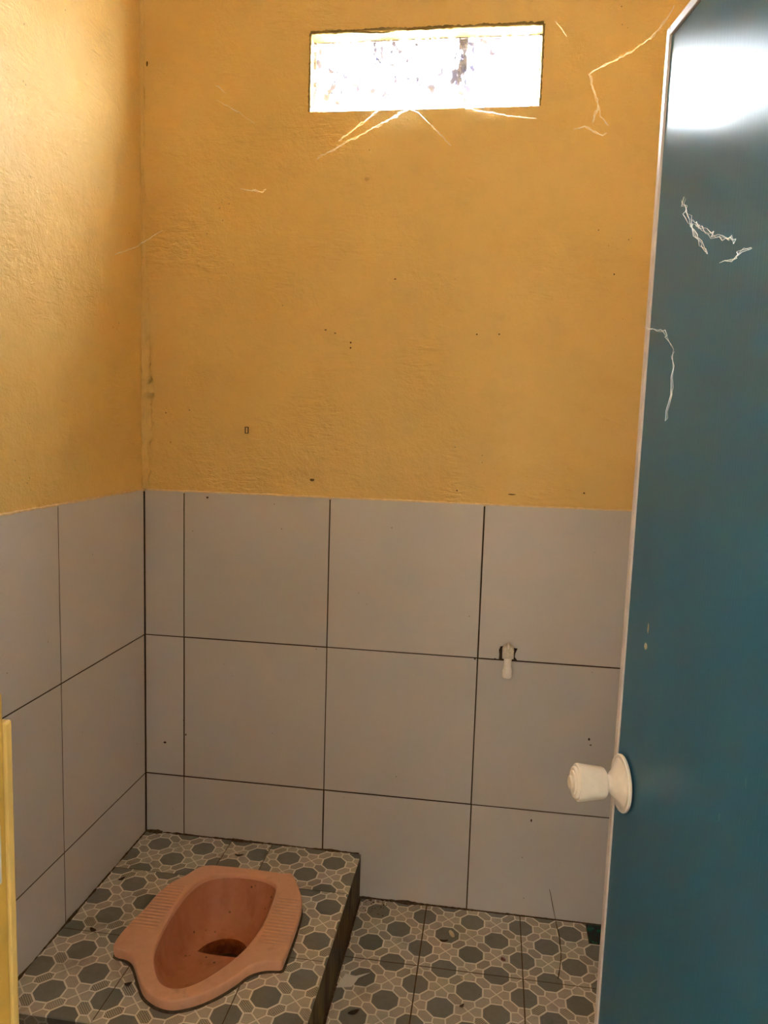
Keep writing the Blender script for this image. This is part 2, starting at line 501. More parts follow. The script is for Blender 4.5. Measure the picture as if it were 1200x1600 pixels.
# window wall: plaster face sits 4 mm behind the tile faces
yb = .004
back = link('wall_back', boxes('wall_back', [
    (-.14, WX0, yb, yb + .076, 0, ZC), (WX1, XW + .14, yb, yb + .076, 0, ZC),
    (WX0, WX1, yb, yb + .076, 0, WZ0), (WX0, WX1, yb, yb + .076, WZ1, ZC)]), MAT['yellow'])
tag(back, kind='structure')
left = link('wall_left', boxes('wall_left', [(-.14, -.004, YF - .12, yb, 0, ZC)]), MAT['yellow']); tag(left, kind='structure')
right = link('wall_right', boxes('wall_right', [(XW + .004, XW + .14, YF - .12, yb, 0, ZC)]), MAT['yellow']); tag(right, kind='structure')
front = link('wall_front', boxes('wall_front', [
    (-.004, .515, YF - .12, YF, 0, ZC), (1.325, XW + .004, YF - .12, YF, 0, ZC), (.515, 1.325, YF - .12, YF, 1.90, 1.96), (.515, 1.325, YF - .12, YF, 2.56, ZC)]), MAT['yellow'])  # gap above the door head added to light the upper window wall
tag(front, kind='structure')
ceil = link('ceiling', boxes('ceiling', [(-.14, XW + .14, YF - .12, .124, ZC, ZC + .08)]), MAT['ceiling']); tag(ceil, kind='structure')
floor = link('floor', boxes('floor', [(-.14, XW + .14, YF - .12, .124, -.12, -.0009)]), MAT['fgrout']); tag(floor, kind='structure')

# --- wall tiles
link('joint_bed', boxes('joint_bed', [(-.004, XW + .004, .0012, yb, 0, TOP - .004)]), MAT['grout'], back)
link('joint_bed', boxes('joint_bed', [(-.004, -.0012, YF, .004, 0, TOP - .004)]), MAT['grout'], left)
link('joint_bed', boxes('joint_bed', [(XW + .0012, XW + .004, YF, .004, 0, TOP - .004)]), MAT['grout'], right)
rowsz = [(TOP - .4, TOP), (TOP - .8, TOP - .4), (0.0, TOP - .8)]
colsx = [(0.0, .1124), (.1124, .5124), (.5124, .9124), (.9124, 1.3124), (1.3124, XW)]
pl_back = lambda a, b, o: (a, -o, b)
pl_left = lambda a, b, o: (o, a, b)
pl_right = lambda a, b, o: (XW - o, a, b)
hj = J / 2
for ri, (z0, z1) in enumerate(rowsz):
    for ci, (x0, x1) in enumerate(colsx):
        a0, a1, b0, b1 = x0 + hj, x1 - hj, z0 + hj, z1 - (hj if ri else 0)
        jx, jz = random.uniform(-.0005, .0005), random.uniform(-.0005, .0005)
        poly = rect(a0 + jx, a1 + jx, b0 + jz, b1 + jz)
        if ri == 0 and ci == 3:      # rough notch chipped out for the tap pipe
            poly = [(a0, b0), (.9665, b0), (.9672, b0 + .012), (.9655, b0 + .024), (.9690, b0 + .034), (.9850, b0 + .037), (1.0000, b0 + .033),
                    (1.0130, b0 + .031), (1.0075, b0 + .018), (1.0065, b0 + .008), (1.0130, b0), (a1, b0), (a1, b1), (a0, b1)]
        link('wall_tile', slab_poly('wall_tile', poly, .0040, .0010, pl_back), MAT['wtile'], back, (0, random.uniform(-.0004, .0004), 0))
colsy = [(-.4155, -.0035), (-.8155, -.4155), (-1.2155, -.8155), (YF, -1.2155)]
for z0, z1 in rowsz:
    for y0, y1 in colsy:
        poly = rect(y0 + hj, y1 - hj, z0 + hj, z1 - (hj if z1 < TOP else 0))
        link('wall_tile', slab_poly('wall_tile', poly, .0040, .0010, pl_left), MAT['wtile'], left)
        link('wall_tile', slab_poly('wall_tile', poly, .0040, .0010, pl_right), MAT['wtile'], right)


def bead(name, p0, p1, r, n, amp, seed, mat, parent):
    """lumpy run of paint or mortar between two points"""
    p0, p1 = Vector(p0), Vector(p1); L = []
    V, Fc = [], []; sd = 7
    d = (p1 - p0).normalized(); a = d.cross(Vector((.3, .5, .8))).normalized(); b = d.cross(a)
    for i in range(n + 1):
        q = p0.lerp(p1, i / n)
        for k in range(sd):
            th = 2 * math.pi * k / sd
            rr = r * (1 + amp * noise.noise((i * .55 + seed * 9, math.cos(th) * 1.2, math.sin(th) * 1.2)) + amp * .6 * noise.noise((i * .11, seed * 3.3, 0)))
            V.append(q + a * math.cos(th) * rr + b * math.sin(th) * rr)
    for i in range(n):
        for k in range(sd):
            k2 = (k + 1) % sd
            Fc.append((i * sd + k, i * sd + k2, (i + 1) * sd + k2, (i + 1) * sd + k))
    Fc += [tuple(range(sd)), tuple(n * sd + k for k in range(sd - 1, -1, -1))]
    return link(name, mesh(name, V, Fc, True), mat, parent)


# cream paint bead along the upper tile edge
bead('paint_bead', (0, .0018, TOP + .0012), (XW, .0018, TOP + .0012), .0026, 260, .7, 1, MAT['cream'], back)
bead('paint_bead', (-.0018, 0, TOP + .0012), (-.0018, YF, TOP + .0012), .0026, 260, .7, 2, MAT['cream'], left)
# torn plaster down the corner of the window wall
V, Fc = [], []
NS, NK = 260, 9
for i in range(NS + 1):
    z = TOP + .006 + (ZC - TOP - .006) * i / NS
    k_low = max(0.0, 1 - abs(z - 1.34) / .42)
    base = .0035 + .0055 * k_low
    for k in range(NK):
        f = k / (NK - 1)
        w = base * (1.35 + .9 * noise.noise((z * 26, k * .9, 2.0))) + .0030 * (.5 + k_low) * noise.noise((z * 70, k * 1.7, 5.0))
        wx = w * (1.7 + .5 * k_low)
        th = f * math.pi / 2
        # from the left wall (f = 0) to the window wall (f = 1), sagging towards the corner
        x = -.0042 + wx * math.sin(th) ** 1.7; y = .0042 - w * math.cos(th) ** 1.7
        V.append((x, y, z))
for i in range(NS):
    for k in range(NK - 1):
        Fc.append((i * NK + k, i * NK + k + 1, (i + 1) * NK + k + 1, (i + 1) * NK + k))
cr = link('torn_plaster_ridge', mesh('torn_plaster_ridge', V, Fc, True), MAT['yellow'], back)
# chips and pock marks in the window wall
def chip(x, z, w, h, parent, mat, seed, y=.0037):
    n = 9; V = [(0, -.0012, 0)]
    for k in range(n):
        th = 2 * math.pi * k / n; r = 1 + .35 * noise.noise((seed * 3.1, k * 1.3, 0))
        V.append((math.cos(th) * w * r, 0, math.sin(th) * h * r))
    link('chip', mesh('chip', V, [(0, 1 + k, 1 + (k + 1) % n) for k in range(n)]), mat, parent, (x, y, z))
for k, (x, z, w, h) in enumerate([(.462, 1.143, .008, .0042), (.060, 1.306, .0022, .0022), (.126, 1.315, .002, .002),
        (.929, 1.523, .0026, .0026), (.874, 1.522, .003, .0022), (1.196, 1.668, .0024, .0024), (.841, 1.131, .0035, .002), (1.156, 1.138, .003, .0025),
        (.979, 1.127, .012, .002), (.012, 2.185, .003, .008), (.490, 1.528, .004, .002), (.515, 1.520, .003, .002), (.556, 1.497, .003, .003), (.556, 1.484, .003, .003), (.665, 1.655, .004, .0018)]):
    chip(x, z, w * .8, h * .8, back, MAT['pit'], k)
for k, (x, z, w, h) in enumerate([(.178, 1.085, .0035, .003), (.057, .392, .004, .003), (1.071, .270, .0022, .004), (.905, .695, .0026, .0020), (.957, .700, .0024, .0014), (1.205, .505, .0028, .004), (1.21, .490, .003, .002), (.118, .42, .002, .003)]):
    chip(x, z, w, h, back, MAT['dead'], 20 + k, -.0006)
# small square nail hole with a pale rim
v = boxes('nail_hole', [(-.005, -.003, -.0015, .0015, -.009, .009), (.003, .005, -.0015, .0015, -.009, .009), (-.005, .005, -.0015, .0015, .007, .009), (-.005, .005, -.0015, .0015, -.009, -.007)])
link('nail_hole', v, MAT['dirt'], back, (.284, .0030, 1.267))
# plaster nub over a nail
link('plaster_nub', lathe('plaster_nub', [(.007, 0), (.006, .003), (.0048, .006), (.0035, .010), (.002, .011)], 12), MAT['yellow'], back, (.587, .005, 1.898), (math.radians(90), 0, 0))

# --- window
win = empty('window_1', (WX0, 0, WZ0)); tag(win, kind='structure')
PY = .048
split = .809
def pane(x0, x1, y):
    w = x1 - x0
    return link('pane', boxes('pane', [(0, w, 0, .003, 0, WZ1 - WZ0 + .004)]), MAT['pane'], win, (x0 - WX0, y, -.002))
pane(WX0 - .002, split + .012, PY); pane(split - .010, WX1 + .002, PY + .006)
link('mullion_putty', boxes('mullion_putty', [(-.010, .012, 0, .003, 0, WZ1 - WZ0)]), MAT['putty'], win, (split - WX0, PY - .004, 0))
W_, H_ = WX1 - WX0, WZ1 - WZ0
for nm, b in (('edge_putty', (0, W_, 0, .005, H_ - .007, H_)), ('edge_putty', (0, .007, 0, .005, 0, H_)), ('edge_putty', (W_ - .006, W_, 0, .005, 0, H_)), ('edge_putty', (0, W_, 0, .005, 0, .004))):
    link(nm, boxes(nm, [b]), MAT['putty'], win, (0, PY - .006, 0))
# crumbly reveal: pale plaster on the head and a thin rim round the opening
V, Fc = [], []
NS, NK = 90, 5
for i in range(NS + 1):
    x = i / NS * W_
    for k in range(NK):
        yy = .002 + k / (NK - 1) * (PY - .008)
        z = H_ - .0035 - .0025 * noise.noise((x * 30, yy * 40, 1)) - (.004 * noise.noise((x * 9, 3, 3)) if k < 2 else 0)
        V.append((x, yy, z))
for i in range(NS):
    for k in range(NK - 1): Fc.append((i * NK + k, i * NK + k + 1, (i + 1) * NK + k + 1, (i + 1) * NK + k))
link('head_plaster', mesh('head_plaster', V, Fc, True), MAT['lip'], win)
bead('rim_plaster', (WX0, .004, WZ1 + .001), (WX1, .004, WZ1 + .001), .0042, 120, 1.0, 5, MAT['lip'], None).parent = None
bead_o = bpy.data.objects['rim_plaster']; bead_o.parent = back
b2 = bead('rim_plaster', (WX0, .004, WZ0), (WX0, .004, WZ1), .0026, 60, .8, 6, MAT['lip'], back)
b3 = bead('rim_plaster', (WX1, .004, WZ0), (WX1, .004, WZ1), .0026, 60, .8, 7, MAT['lip'], back)

# --- floor tiles (25 cm, laid from a corner at x = .805, y = -.24)
FT = .25
pl_top = lambda a, b, o: (a, b, o)
gx = [.805 + FT * k for k in range(-4, 4)]
gy = [-.24 - FT * k for k in range(-1, 7)]
def clip_rect(x0, x1, y0, y1, X0, X1, Y0, Y1):
    a, b, c, d = max(x0, X0), min(x1, X1), max(y0, Y0), min(y1, Y1)
    return (a, b, c, d) if b - a > .01 and d - c > .01 else None
_cache = {}
def octa_tile(name, x0, x1, y0, y1, ox, oy, z, parent, depth=.004):
    key = tuple(round(v, 4) for v in (x0 - ox, x1 - ox, y0 - oy, y1 - oy))
    me = _cache.get(key)
    if me is None:
        me = slab_poly(name, rect(key[0] + .0016, key[1] - .0016, key[2] + .0016, key[3] - .0016), depth, .0008, pl_top); _cache[key] = me
    return link(name, me, MAT['octa'], parent, (ox, oy, z))
GREEN = (1.226, 1.300, -.080, 0)
for x in gx:
    for y in gy:
        # the platform takes the corner of the room
        r = clip_rect(x, x + FT, y - FT, y, 0, XW, YF, -.0015)
        if not r: continue
        if r[0] < .624 and r[2] >= -.684 + .0: r = clip_rect(*r, .624, XW, YF, 0)
        if not r: continue
        if r[0] < .624 and r[3] > -.684:
            if r[1] > .624:
                q = clip_rect(*r, .624, XW, YF, 0)
                octa_tile('floor_tile', *q, x, y, 0, floor)
                r = clip_rect(r[0], .624, r[2], r[3], 0, XW, YF, -.684)
            else: r = clip_rect(*r, 0, XW, YF, -.684)
            if not r: continue
        if r[0] < GREEN[0] < r[1] and r[3] > GREEN[2]:
            poly = [(r[0] + .0011 - x, r[2] + .0011 - y), (r[1] - .0011 - x, r[2] + .0011 - y), (r[1] - .0011 - x, GREEN[2] - .001 - y), (GREEN[0] - .001 - x, GREEN[2] - .001 - y), (GREEN[0] - .001 - x, r[3] - .0011 - y), (r[0] + .0011 - x, r[3] - .0011 - y)]
            link('floor_tile', slab_poly('floor_tile', poly, .004, .0008, pl_top), MAT['octa'], floor, (x, y, 0)); continue
        octa_tile('floor_tile', *r, x, y, 0, floor)
gt = link('green_corner_tile', slab_poly('green_corner_tile', rect(0, .076, 0, .077), .004, .001, pl_top), MAT['green'], floor, (1.227, -.0792, 0))
gt['label'] = 'dark green marbled tile piece set into the floor'

# ------------------------------------------------------------------ raised platform
PH, PX, PYF = .1257, .620, -.680
plat = empty('raised_platform', (0, 0, 0))
tag(plat, 'low raised platform clad in octagon tiles under the squat toilet', 'platform')
RZ = PH + .028
OUT = [(0.2405, -0.1768), (0.3056, -0.169), (0.3825, -0.168), (0.4502, -0.1711), (0.4676, -0.1653), (0.4948, -0.2059), (0.5204, -0.261), (0.5299, -0.3018), (0.5337, -0.3551), (0.5357, -0.4179), (0.5357, -0.4768), (0.5315, -0.4833), (0.507, -0.4878), (0.4861, -0.4974), (0.4679, -0.5146), (0.4535, -0.5417), (0.4278, -0.5779), (0.4004, -0.6057), (0.3735, -0.623), (0.3471, -0.6317), (0.319, -0.628), (0.2951, -0.6175), (0.2738, -0.6011), (0.2485, -0.5689), (0.2307, -0.5448), (0.2118, -0.5229), (0.192, -0.5122), (0.1637, -0.5057), (0.1582, -0.4705), (0.1614, -0.4257), (0.17, -0.3706), (0.1748, -0.3129), (0.1891, -0.2613), (0.2118, -0.2255)]
INN = [(0.2619, -0.2316), (0.2960, -0.2060), (0.3393, -0.1967), (0.3800, -0.1965), (0.4121, -0.2024), (0.4408, -0.2202), (0.4503, -0.245), (0.4558, -0.302), (0.4565, -0.3763), (0.4474, -0.4426), (0.4329, -0.489), (0.4113, -0.5333), (0.3863, -0.57), (0.3573, -0.5934), (0.3277, -0.5963), (0.3012, -0.5804), (0.2715, -0.5373), (0.2539, -0.4947), (0.2426, -0.4232), (0.2399, -0.3572), (0.2433, -0.2853)]
CX, CY = .348, -.395


def ray_hit(poly, th):
    d = Vector((math.cos(th), math.sin(th))); best = None
    n = len(poly)
    for i in range(n):
        ax, ay = poly[i][0] - CX, poly[i][1] - CY; bx, by = poly[(i + 1) % n][0] - CX, poly[(i + 1) % n][1] - CY
        ex, ey = bx - ax, by - ay
        den = d.x * ey - d.y * ex
        if abs(den) < 1e-12: continue
        tt = (ax * ey - ay * ex) / den; ss = (ax * d.y - ay * d.x) / den
        if tt > 0 and -1e-9 <= ss <= 1 + 1e-9 and (best is None or tt > best): best = tt
    return best


def catmull(P, per=6):
    n = len(P); o = []
    for i in range(n):
        p0, p1, p2, p3 = (Vector(P[(i + k - 1) % n]) for k in range(4))
        for j in range(per):
            s = j / per
            o.append(tuple(.5 * ((2 * p1) + (-p0 + p2) * s + (2 * p0 - 5 * p1 + 4 * p2 - p3) * s * s + (-p0 + 3 * p1 - 3 * p2 + p3) * s ** 3)))
    return o


OUTs, INNs = catmull(OUT, 5), catmull(INN, 6)
# hole through the platform for the bowl
n = len(INNs)
hole = [(CX + (q[0] - CX) * 1.10, CY + (q[1] - CY) * 1.08) for q in INNs[::3]]
k = len(hole)
cut_me = mesh('cutter', [(q[0], q[1], -.10) for q in hole] + [(q[0], q[1], .4) for q in hole],
              [(i, (i + 1) % k, k + (i + 1) % k, k + i) for i in range(k)] + [tuple(range(k - 1, -1, -1)), tuple(range(k, 2 * k))])
core = carve(boxes('core', [(.0005, PX - .010, PYF + .010, -.0005, .0, PH - .0010)]), cut_me, 'core')
link('core', core, MAT['fgrout'], plat)
rows = [((-.184, -.0012), [(0.0005, .255, .005), (.255, .370, .286), (.370, PX, .370)]),
        ((-.432, -.184), [(.0005, .208, -.042), (.208, .458, .208), (.458, PX, .458)]),
        ((PYF, -.432), [(.0005, .208, -.042), (.208, .458, .208), (.458, PX, .458)])]
for (y0, y1), cols in rows:
    for x0, x1, ox in cols:
        oy = y0 if y0 < -.2 else -.184
        me = slab_poly('platform_tile', rect(x0 - ox + .0011, x1 - ox - .0011 * (x1 < PX), y0 - oy + .0011 * (y0 > PYF), y1 - oy - .0011), .004, .0008, pl_top)
        xs = [q[0] for q in hole]; ys = [q[1] for q in hole]
        if x1 > min(xs) and x0 < max(xs) and y1 > min(ys) and y0 < max(ys):
            c2 = cut_me.copy(); c2.transform(Matrix.Translation((-ox, -oy, -PH)))
            me = carve(me, c2, 'platform_tile')
        link('platform_tile', me, MAT['octa'], plat, (ox, oy, PH))
# risers: stained tiles on the right, octagon tiles along the front
for y0, y1 in ((-.184, -.001), (-.432, -.184), (PYF, -.432)):
    me = slab_poly('riser_tile', rect(y0 + .001 * (y0 > PYF), y1 - .001, 0.0005, PH - .0045), .010, .0008, lambda a, b, o: (PX + o, a, b))
    link('riser_tile', me, MAT['riser'], plat)
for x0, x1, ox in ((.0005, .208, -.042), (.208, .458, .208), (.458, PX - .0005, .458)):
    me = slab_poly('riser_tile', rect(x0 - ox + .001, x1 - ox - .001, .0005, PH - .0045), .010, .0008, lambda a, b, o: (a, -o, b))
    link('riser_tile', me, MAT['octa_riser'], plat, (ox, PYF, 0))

# ------------------------------------------------------------------ squat toilet
toilet = empty('squat_toilet', (CX, CY, PH))
tag(toilet, 'salmon pink ceramic squat toilet set into the tiled platform', 'squat toilet')
angs = sorted([2 * math.pi * i / 150 for i in range(150)] + [math.atan2(q[1] - CY, q[0] - CX) % (2 * math.pi) for q in (OUT[0], OUT[4], OUT[10], OUT[11], OUT[27])])
NA = len(angs)
ro = [ray_hit(OUTs, a) for a in angs]; rn = [ray_hit(INNs, a) for a in angs]
def ring(fr, z):  # fr(i) -> radius
    return [(fr(i) * math.cos(angs[i]), fr(i) * math.sin(angs[i]), z if not callable(z) else z(i)) for i in range(NA)]
RH = RZ - PH
lip = lambda i, e: max(rn[i] + e, 0)
rings = [ring(lambda i: ro[i] - .004, .0004), ring(lambda i: ro[i] - .001, .010), ring(lambda i: ro[i], RH - .0045), ring(lambda i: ro[i] - .0006, RH - .002),
         ring(lambda i: ro[i] - .002, RH - .0004), ring(lambda i: ro[i] - .004, RH), ring(lambda i: ro[i] * .5 + rn[i] * .5, RH),
         ring(lambda i: lip(i, .006), RH), ring(lambda i: lip(i, .0025), RH - .0006), ring(lambda i: lip(i, .0007), RH - .0030), ring(lambda i: rn[i], RH - .012)]
def loft(name, rings, cap=False):
    V = [q for r in rings for q in r]; n = len(rings[0])
    Fc = [(i * n + k, i * n + (k + 1) % n, (i + 1) * n + (k + 1) % n, (i + 1) * n + k) for i in range(len(rings) - 1) for k in range(n)]
    if cap: Fc.append(tuple(range((len(rings) - 1) * n, len(rings) * n)))
    return mesh(name, V, Fc, True)
link('rim', loft('rim', rings), MAT['salmon'], toilet)
gr = [ring(lambda i: ro[i] + .0018 * (1 + .8 * noise.noise((math.cos(angs[i]) * 4, math.sin(angs[i]) * 4, 1))), .0003), ring(lambda i: ro[i] + .0005, .0028), ring(lambda i: ro[i] - .003, .004)]  # thin dark uneven ring round the foot of the rim
link('base_seam', loft('base_seam', gr), MAT['seam'], toilet)
# bowl: shallow shelf to the front, deep slope at the back, D-shaped drain
HX, HY = .352 - CX, -.352 - CY          # drain mid-point of its straight front edge
def drain_pt(a):
    # half-round towards the back wall, straight towards the nose
    c, s = math.cos(a), math.sin(a)
    return (HX + c * .060, HY + (max(s, 0) * .074 if s > 0 else s * .006))
def z_edge(a):
    s = math.sin(a); return RH - .104 - .014 * max(0, s) ** .5 if s > 0 else RH - .104
inner = []
S = [0, .06, .13, .21, .30, .40, .52, .64, .76, .88, .95, 1.0]
for s_ in S:
    row = []
    for i, a in enumerate(angs):
        x0, y0 = rn[i] * math.cos(a), rn[i] * math.sin(a)
        # map the outline to the drain by angle seen from the drain
        a2 = math.atan2(y0 - HY, x0 - HX)
        x1, y1 = drain_pt(a2); ze = z_edge(a2)
        fr = .5 - .5 * math.sin(a2)        # 1 at the nose, 0 at the back
        g = 1 - (1 - s_) ** (2.3 + 3.4 * fr)
        row.append((x0 + (x1 - x0) * s_, y0 + (y1 - y0) * s_, (RH - .012) + (ze - (RH - .012)) * g))
    inner.append(row)
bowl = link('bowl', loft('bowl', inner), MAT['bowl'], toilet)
dr = [[(q[0], q[1], q[2]) for q in inner[-1]]]
for dz, sc in ((-.004, .985), (-.03, .95), (-.070, .92)):
    dr.append([(HX + (q[0] - HX) * sc, HY + .02 + (q[1] - HY - .02) * sc, (q[2] + dz) if dz > -.02 else RH - .104 + dz - .02) for q in inner[-1]])
link('drain', loft('drain', dr), MAT['drain'], toilet)
link('trap_water', mesh('trap_water', [(q[0], q[1], RH - .172) for q in dr[2]], [tuple(range(NA))]), MAT['sump'], toilet)

# ------------------------------------------------------------------ wall tap
tap = empty('wall_tap', (.9885, -.0005, .729)); tap.scale = (.86, .86, .86); tag(tap, 'small white plastic water tap poking out of a notch in the tiles', 'tap')
rx = (math.radians(90), 0, 0)
link('inlet_pipe', lathe('inlet_pipe', [(.0105, -.004), (.0105, .018), (.0125, .0185), (.0125, .024), (.0105, .0245), (.0105, .034)], 24), MAT['tapgrime'], tap, (0, 0, 0), rx)
b_ = bmesh.new()
def dome_body():
    # arched front block: rounded top, flat sides
    pr = []
    for k in range(13):
        th = math.pi * k / 12; pr.append((math.cos(th) * .0170, .004 + math.sin(th) * .0170))
    pr = [(.0165, -.020)] + pr + [(-.0165, -.020)]
    pr2 = [(x * .86, z * .9 - .0002) for x, z in pr]
    n = len(pr); V = []
    for y, P in ((-.016, pr2), (-.0185, pr), (-.040, pr), (-.0435, pr2)): V += [(x, y, z) for x, z in P]
    Fc = [(i * n + k, i * n + (k + 1) % n, (i + 1) * n + (k + 1) % n, (i + 1) * n + k) for i in range(3) for k in range(n)]
    Fc += [tuple(range(n - 1, -1, -1)), tuple(range(3 * n, 4 * n))]
    return mesh('tap_body', V, Fc)
link('tap_body', dome_body(), MAT['tapgrime'], tap)
link('lever', bev_box('lever', -.0022, .0022, -.046, -.014, .010, .0245, .0015), MAT['tap'], tap)
link('spout', lathe('spout', [(.0125, -.016), (.0118, -.024), (.0105, -.034), (.0108, -.044), (.0125, -.052), (.0140, -.056), (.0146, -.060), (.0142, -.078), (.0122, -.080), (.0115, -.074)], 28), MAT['tap'], tap, (0, -.030, 0))

# ------------------------------------------------------------------ door
P0 = Vector((1.1227, -.886, 0)); D = Vector((.160, -.987, 0)).normalized()
DW, DH, DT = .665, 1.80, .034
door = empty('door_1', (0, 0, 0)); tag(door, kind='structure')
# local frame: X from the free edge to the hinge, Y away from the room (into the sheet), Z up; the leaf sags by one degree
Xw = D; Zw = Vector((0, 0, 1)); Yw = Zw.cross(Xw)     # Yw points to the wall behind the leaf
Md = Matrix(((Xw.x, Yw.x, 0, P0.x), (Xw.y, Yw.y, 0, P0.y), (0, 0, 1, 0), (0, 0, 0, 1)))
door.matrix_world = Md @ Matrix.Translation((-.027, 0, .44)) @ Matrix.Rotation(math.radians(1.05), 4, 'Y') @ Matrix.Translation((0, 0, -.44))
TW = .0115
link('leaf', bev_box('leaf', TW * .6, DW - TW * .6, .0030, DT - .003, .03, DH - .012, .001, 1), MAT['door'], door)
for nm, b in (('edge_strip', (0, TW, 0, DT, .02, DH)), ('edge_strip', (DW - TW, DW, 0, DT, .02, DH)), ('edge_strip', (TW, DW - TW, 0, DT, DH - TW, DH)), ('edge_strip', (TW, DW - TW, 0, DT, .02, .02 + TW))):
    link(nm, bev_box(nm, *b, .0015), MAT['trim'], door)
KX, KZ = .047, .816
prof_plate = [(.0365, 0), (.0385, .001), (.0390, .0035), (.0378, .0055), (.0350, .0060), (.0335, .0055), (.0250, .0090), (.0185, .0140), (.0145, .0180), (.0130, .0185)]
prof_stem = [(.0140, .0170), (.0118, .0195), (.0112, .0230), (.0120, .0270)]
prof_knob = [(.011, .0245), (.0175, .0252), (.0200, .0270), (.0212, .0295), (.0235, .0480), (.0252, .0615), (.0252, .0640), (.0240, .0655), (.0214, .0650), (.0210, .0680), (.0198, .0692), (.0160, .0685), (.0156, .0705), (.0135, .0712)]
prof_btn = [(.0095, .0700), (.0094, .0735), (.0080, .0748), (.0030, .0752)]
for side in (1, -1):
    rt = (math.radians(90), 0, 0) if side == 1 else (math.radians(-90), 0, 0)
    kb = link('door_knob', lathe('door_knob', prof_knob, 48), MAT['plastic'], door, (KX, 0 if side == 1 else DT, KZ), rt)
    link('rosette', lathe('rosette', prof_plate, 48), MAT['plastic'], kb)
    link('stem', lathe('stem', prof_stem, 32), MAT['plastic'], kb)
    link('lock_button', lathe('lock_button', prof_btn, 24), MAT['plastic'], kb)
for z in (.25, .95, 1.6):
    link('hinge', lathe('hinge', [(.006, 0), (.006, .09)], 12), MAT['steel'], door, (DW + .004, .004, z))
def flake(s, z, w, h, sd):
    n = 7; V = [(0, -.0008, 0)] + [(math.cos(2 * math.pi * k / n) * w * (1 + .6 * noise.noise((sd, k * 2.1, 0))), .0, math.sin(2 * math.pi * k / n) * h * (1 + .5 * noise.noise((sd, 5, k * 2.1)))) for k in range(n)]
    link('paint_fleck', mesh('paint_fleck', V, [(0, 1 + k, 1 + (k + 1) % n) for k in range(n)]), MAT['crumb'], door, (s, .0028, z))
flake(.086, 1.046, .0030, .0075, 1); flake(.083, 1.0215, .0055, .0045, 2)

# right jamb the leaf hangs on, and the head of the frame
fr = link('trim_1', bev_box('trim_1', 1.262, 1.325, -1.60, -1.48, 0, 1.90, .003), MAT['post']); tag(fr, kind='structure')
# cut-down yellow jamb post on the latch side
post = empty('door_jamb', (.598, -1.478, 0)); tag(post, 'yellow painted wooden door jamb with latch plate at the left edge', 'door jamb')
link('post', bev_box('post', -.075, 0, -.122, 0, 0, 1.101, .003), MAT['post'], post)
link('stop_strip', bev_box('stop_strip', -.030, .0002, 0, .009, 0, 1.077, .002), MAT['post2'], post)
lp = link('latch_plate', bev_box('latch_plate', 0, .0018, -.0330, -.0090, -.022, .022, .0012), MAT['steel'], post, (0, 0, .985))
link('latch_hole', bev_box('latch_hole', .0005, .0022, -.0290, -.0120, -.014, .014, .0005, 1), MAT['black'], lp)

# ------------------------------------------------------------------ unseen hall outside the doorway (behind the camera), shaped to set the fill light
HY0, HY1 = -3.6, YF - .12
hall = [('floor_hall', [(-.8, 2.4, HY0 - .1, HY1, -.12, -.004)], 'concrete'),
        ('ceiling_hall', [(-.8, 2.4, HY0 - .1, HY1, 2.66, 2.74)], 'ceiling'),
        ('wall_hall_left_baffle', [(-.9, -.8, HY0 - .1, -3.55, 0, 2.66), (-.9, -.8, -3.05, HY1 + .1, 0, 2.66), (-.9, -.8, -3.55, -3.05, 2.5, 2.66), (-.9, -.8, -3.55, -3.05, 0, 1.7), (-.8, .22, -2.68, -2.60, 0, 2.66)], 'hallpaint'),  # opening sized for the fill; partition added to block direct light
        ('wall_hall_right', [(2.4, 2.5, HY0 - .1, HY1 + .1, 0, 2.66)], 'hallpaint'),
        ('wall_hall_back', [(-.8, 2.4, HY0 - .1, HY0, 0, 2.66)], 'hallpaint'),
        ('wall_hall_front', [(-.8, -.14, HY1, HY1 + .1, 0, 2.66), (XW + .14, 2.4, HY1, HY1 + .1, 0, 2.66)], 'hallpaint')]
for nm, L, m in hall: tag(link(nm, boxes(nm, L), MAT[m]), kind='structure')
tag(link('ground', boxes('ground', [(-30, 30, -30, 30, -.3, -.125)]), MAT['ground']), kind='structure')
tag(link('wall_sky_blocker', boxes('wall_sky_blocker', [(-5, 6, 1.7, 1.85, -.2, 2.55)]), MAT['concrete']), kind='structure')  # unseen wall added to cut low sky light through the window

# ------------------------------------------------------------------ cobwebs
def fuzz(L, step, amp):
    out = []
    for i in range(len(L) - 1):
        a, b = Vector(L[i]), Vector(L[i + 1]); n = max(2, int((b - a).length / step))
        for k in range(n): out.append(a.lerp(b, k / n) + Vector([random.uniform(-amp, amp) for _ in range(3)]))
    out.append(Vector(L[-1])); return out
def web(name, lines, r, label, faint=False, strands=2, amp=.0012, parentM=None, step=.008):
    LL = []
    for L in lines:
        for s in range(strands): LL.append(fuzz(L, step, amp * (1 if s == 0 else 2.2)))
    me = tube(name, LL, r, 4, .5, True)
    if parentM is not None: me.transform(parentM)
    o = link(name, me, MAT['webfaint' if faint else 'web'])
    return tag(o, label, 'cobweb', 'cobwebs on the walls and door')
W3 = lambda L, y0=-.004, y1=None: [(x, y0 if y1 is None else y0 + (y1 - y0) * i / max(1, len(L) - 1), z) for i, (x, z) in enumerate(L)]
web('cobweb', [W3([(.459, 1.945), (.532, 1.979), (.595, 2.008), (.642, 2.029), (.688, 2.050)], -.003, -.018), W3([(.515, 1.985), (.578, 2.030), (.610, 2.052)], -.003, -.006)], .0007,
    'pale cobweb strands fanning down left below the small window', True, 3, .0016)
web('cobweb', [W3([(.688, 2.050), (.712, 2.042), (.753, 2.004), (.793, 1.966)], -.018, -.010)], .0006, 'thin cobweb strand slanting down right under the window middle', True, 2)
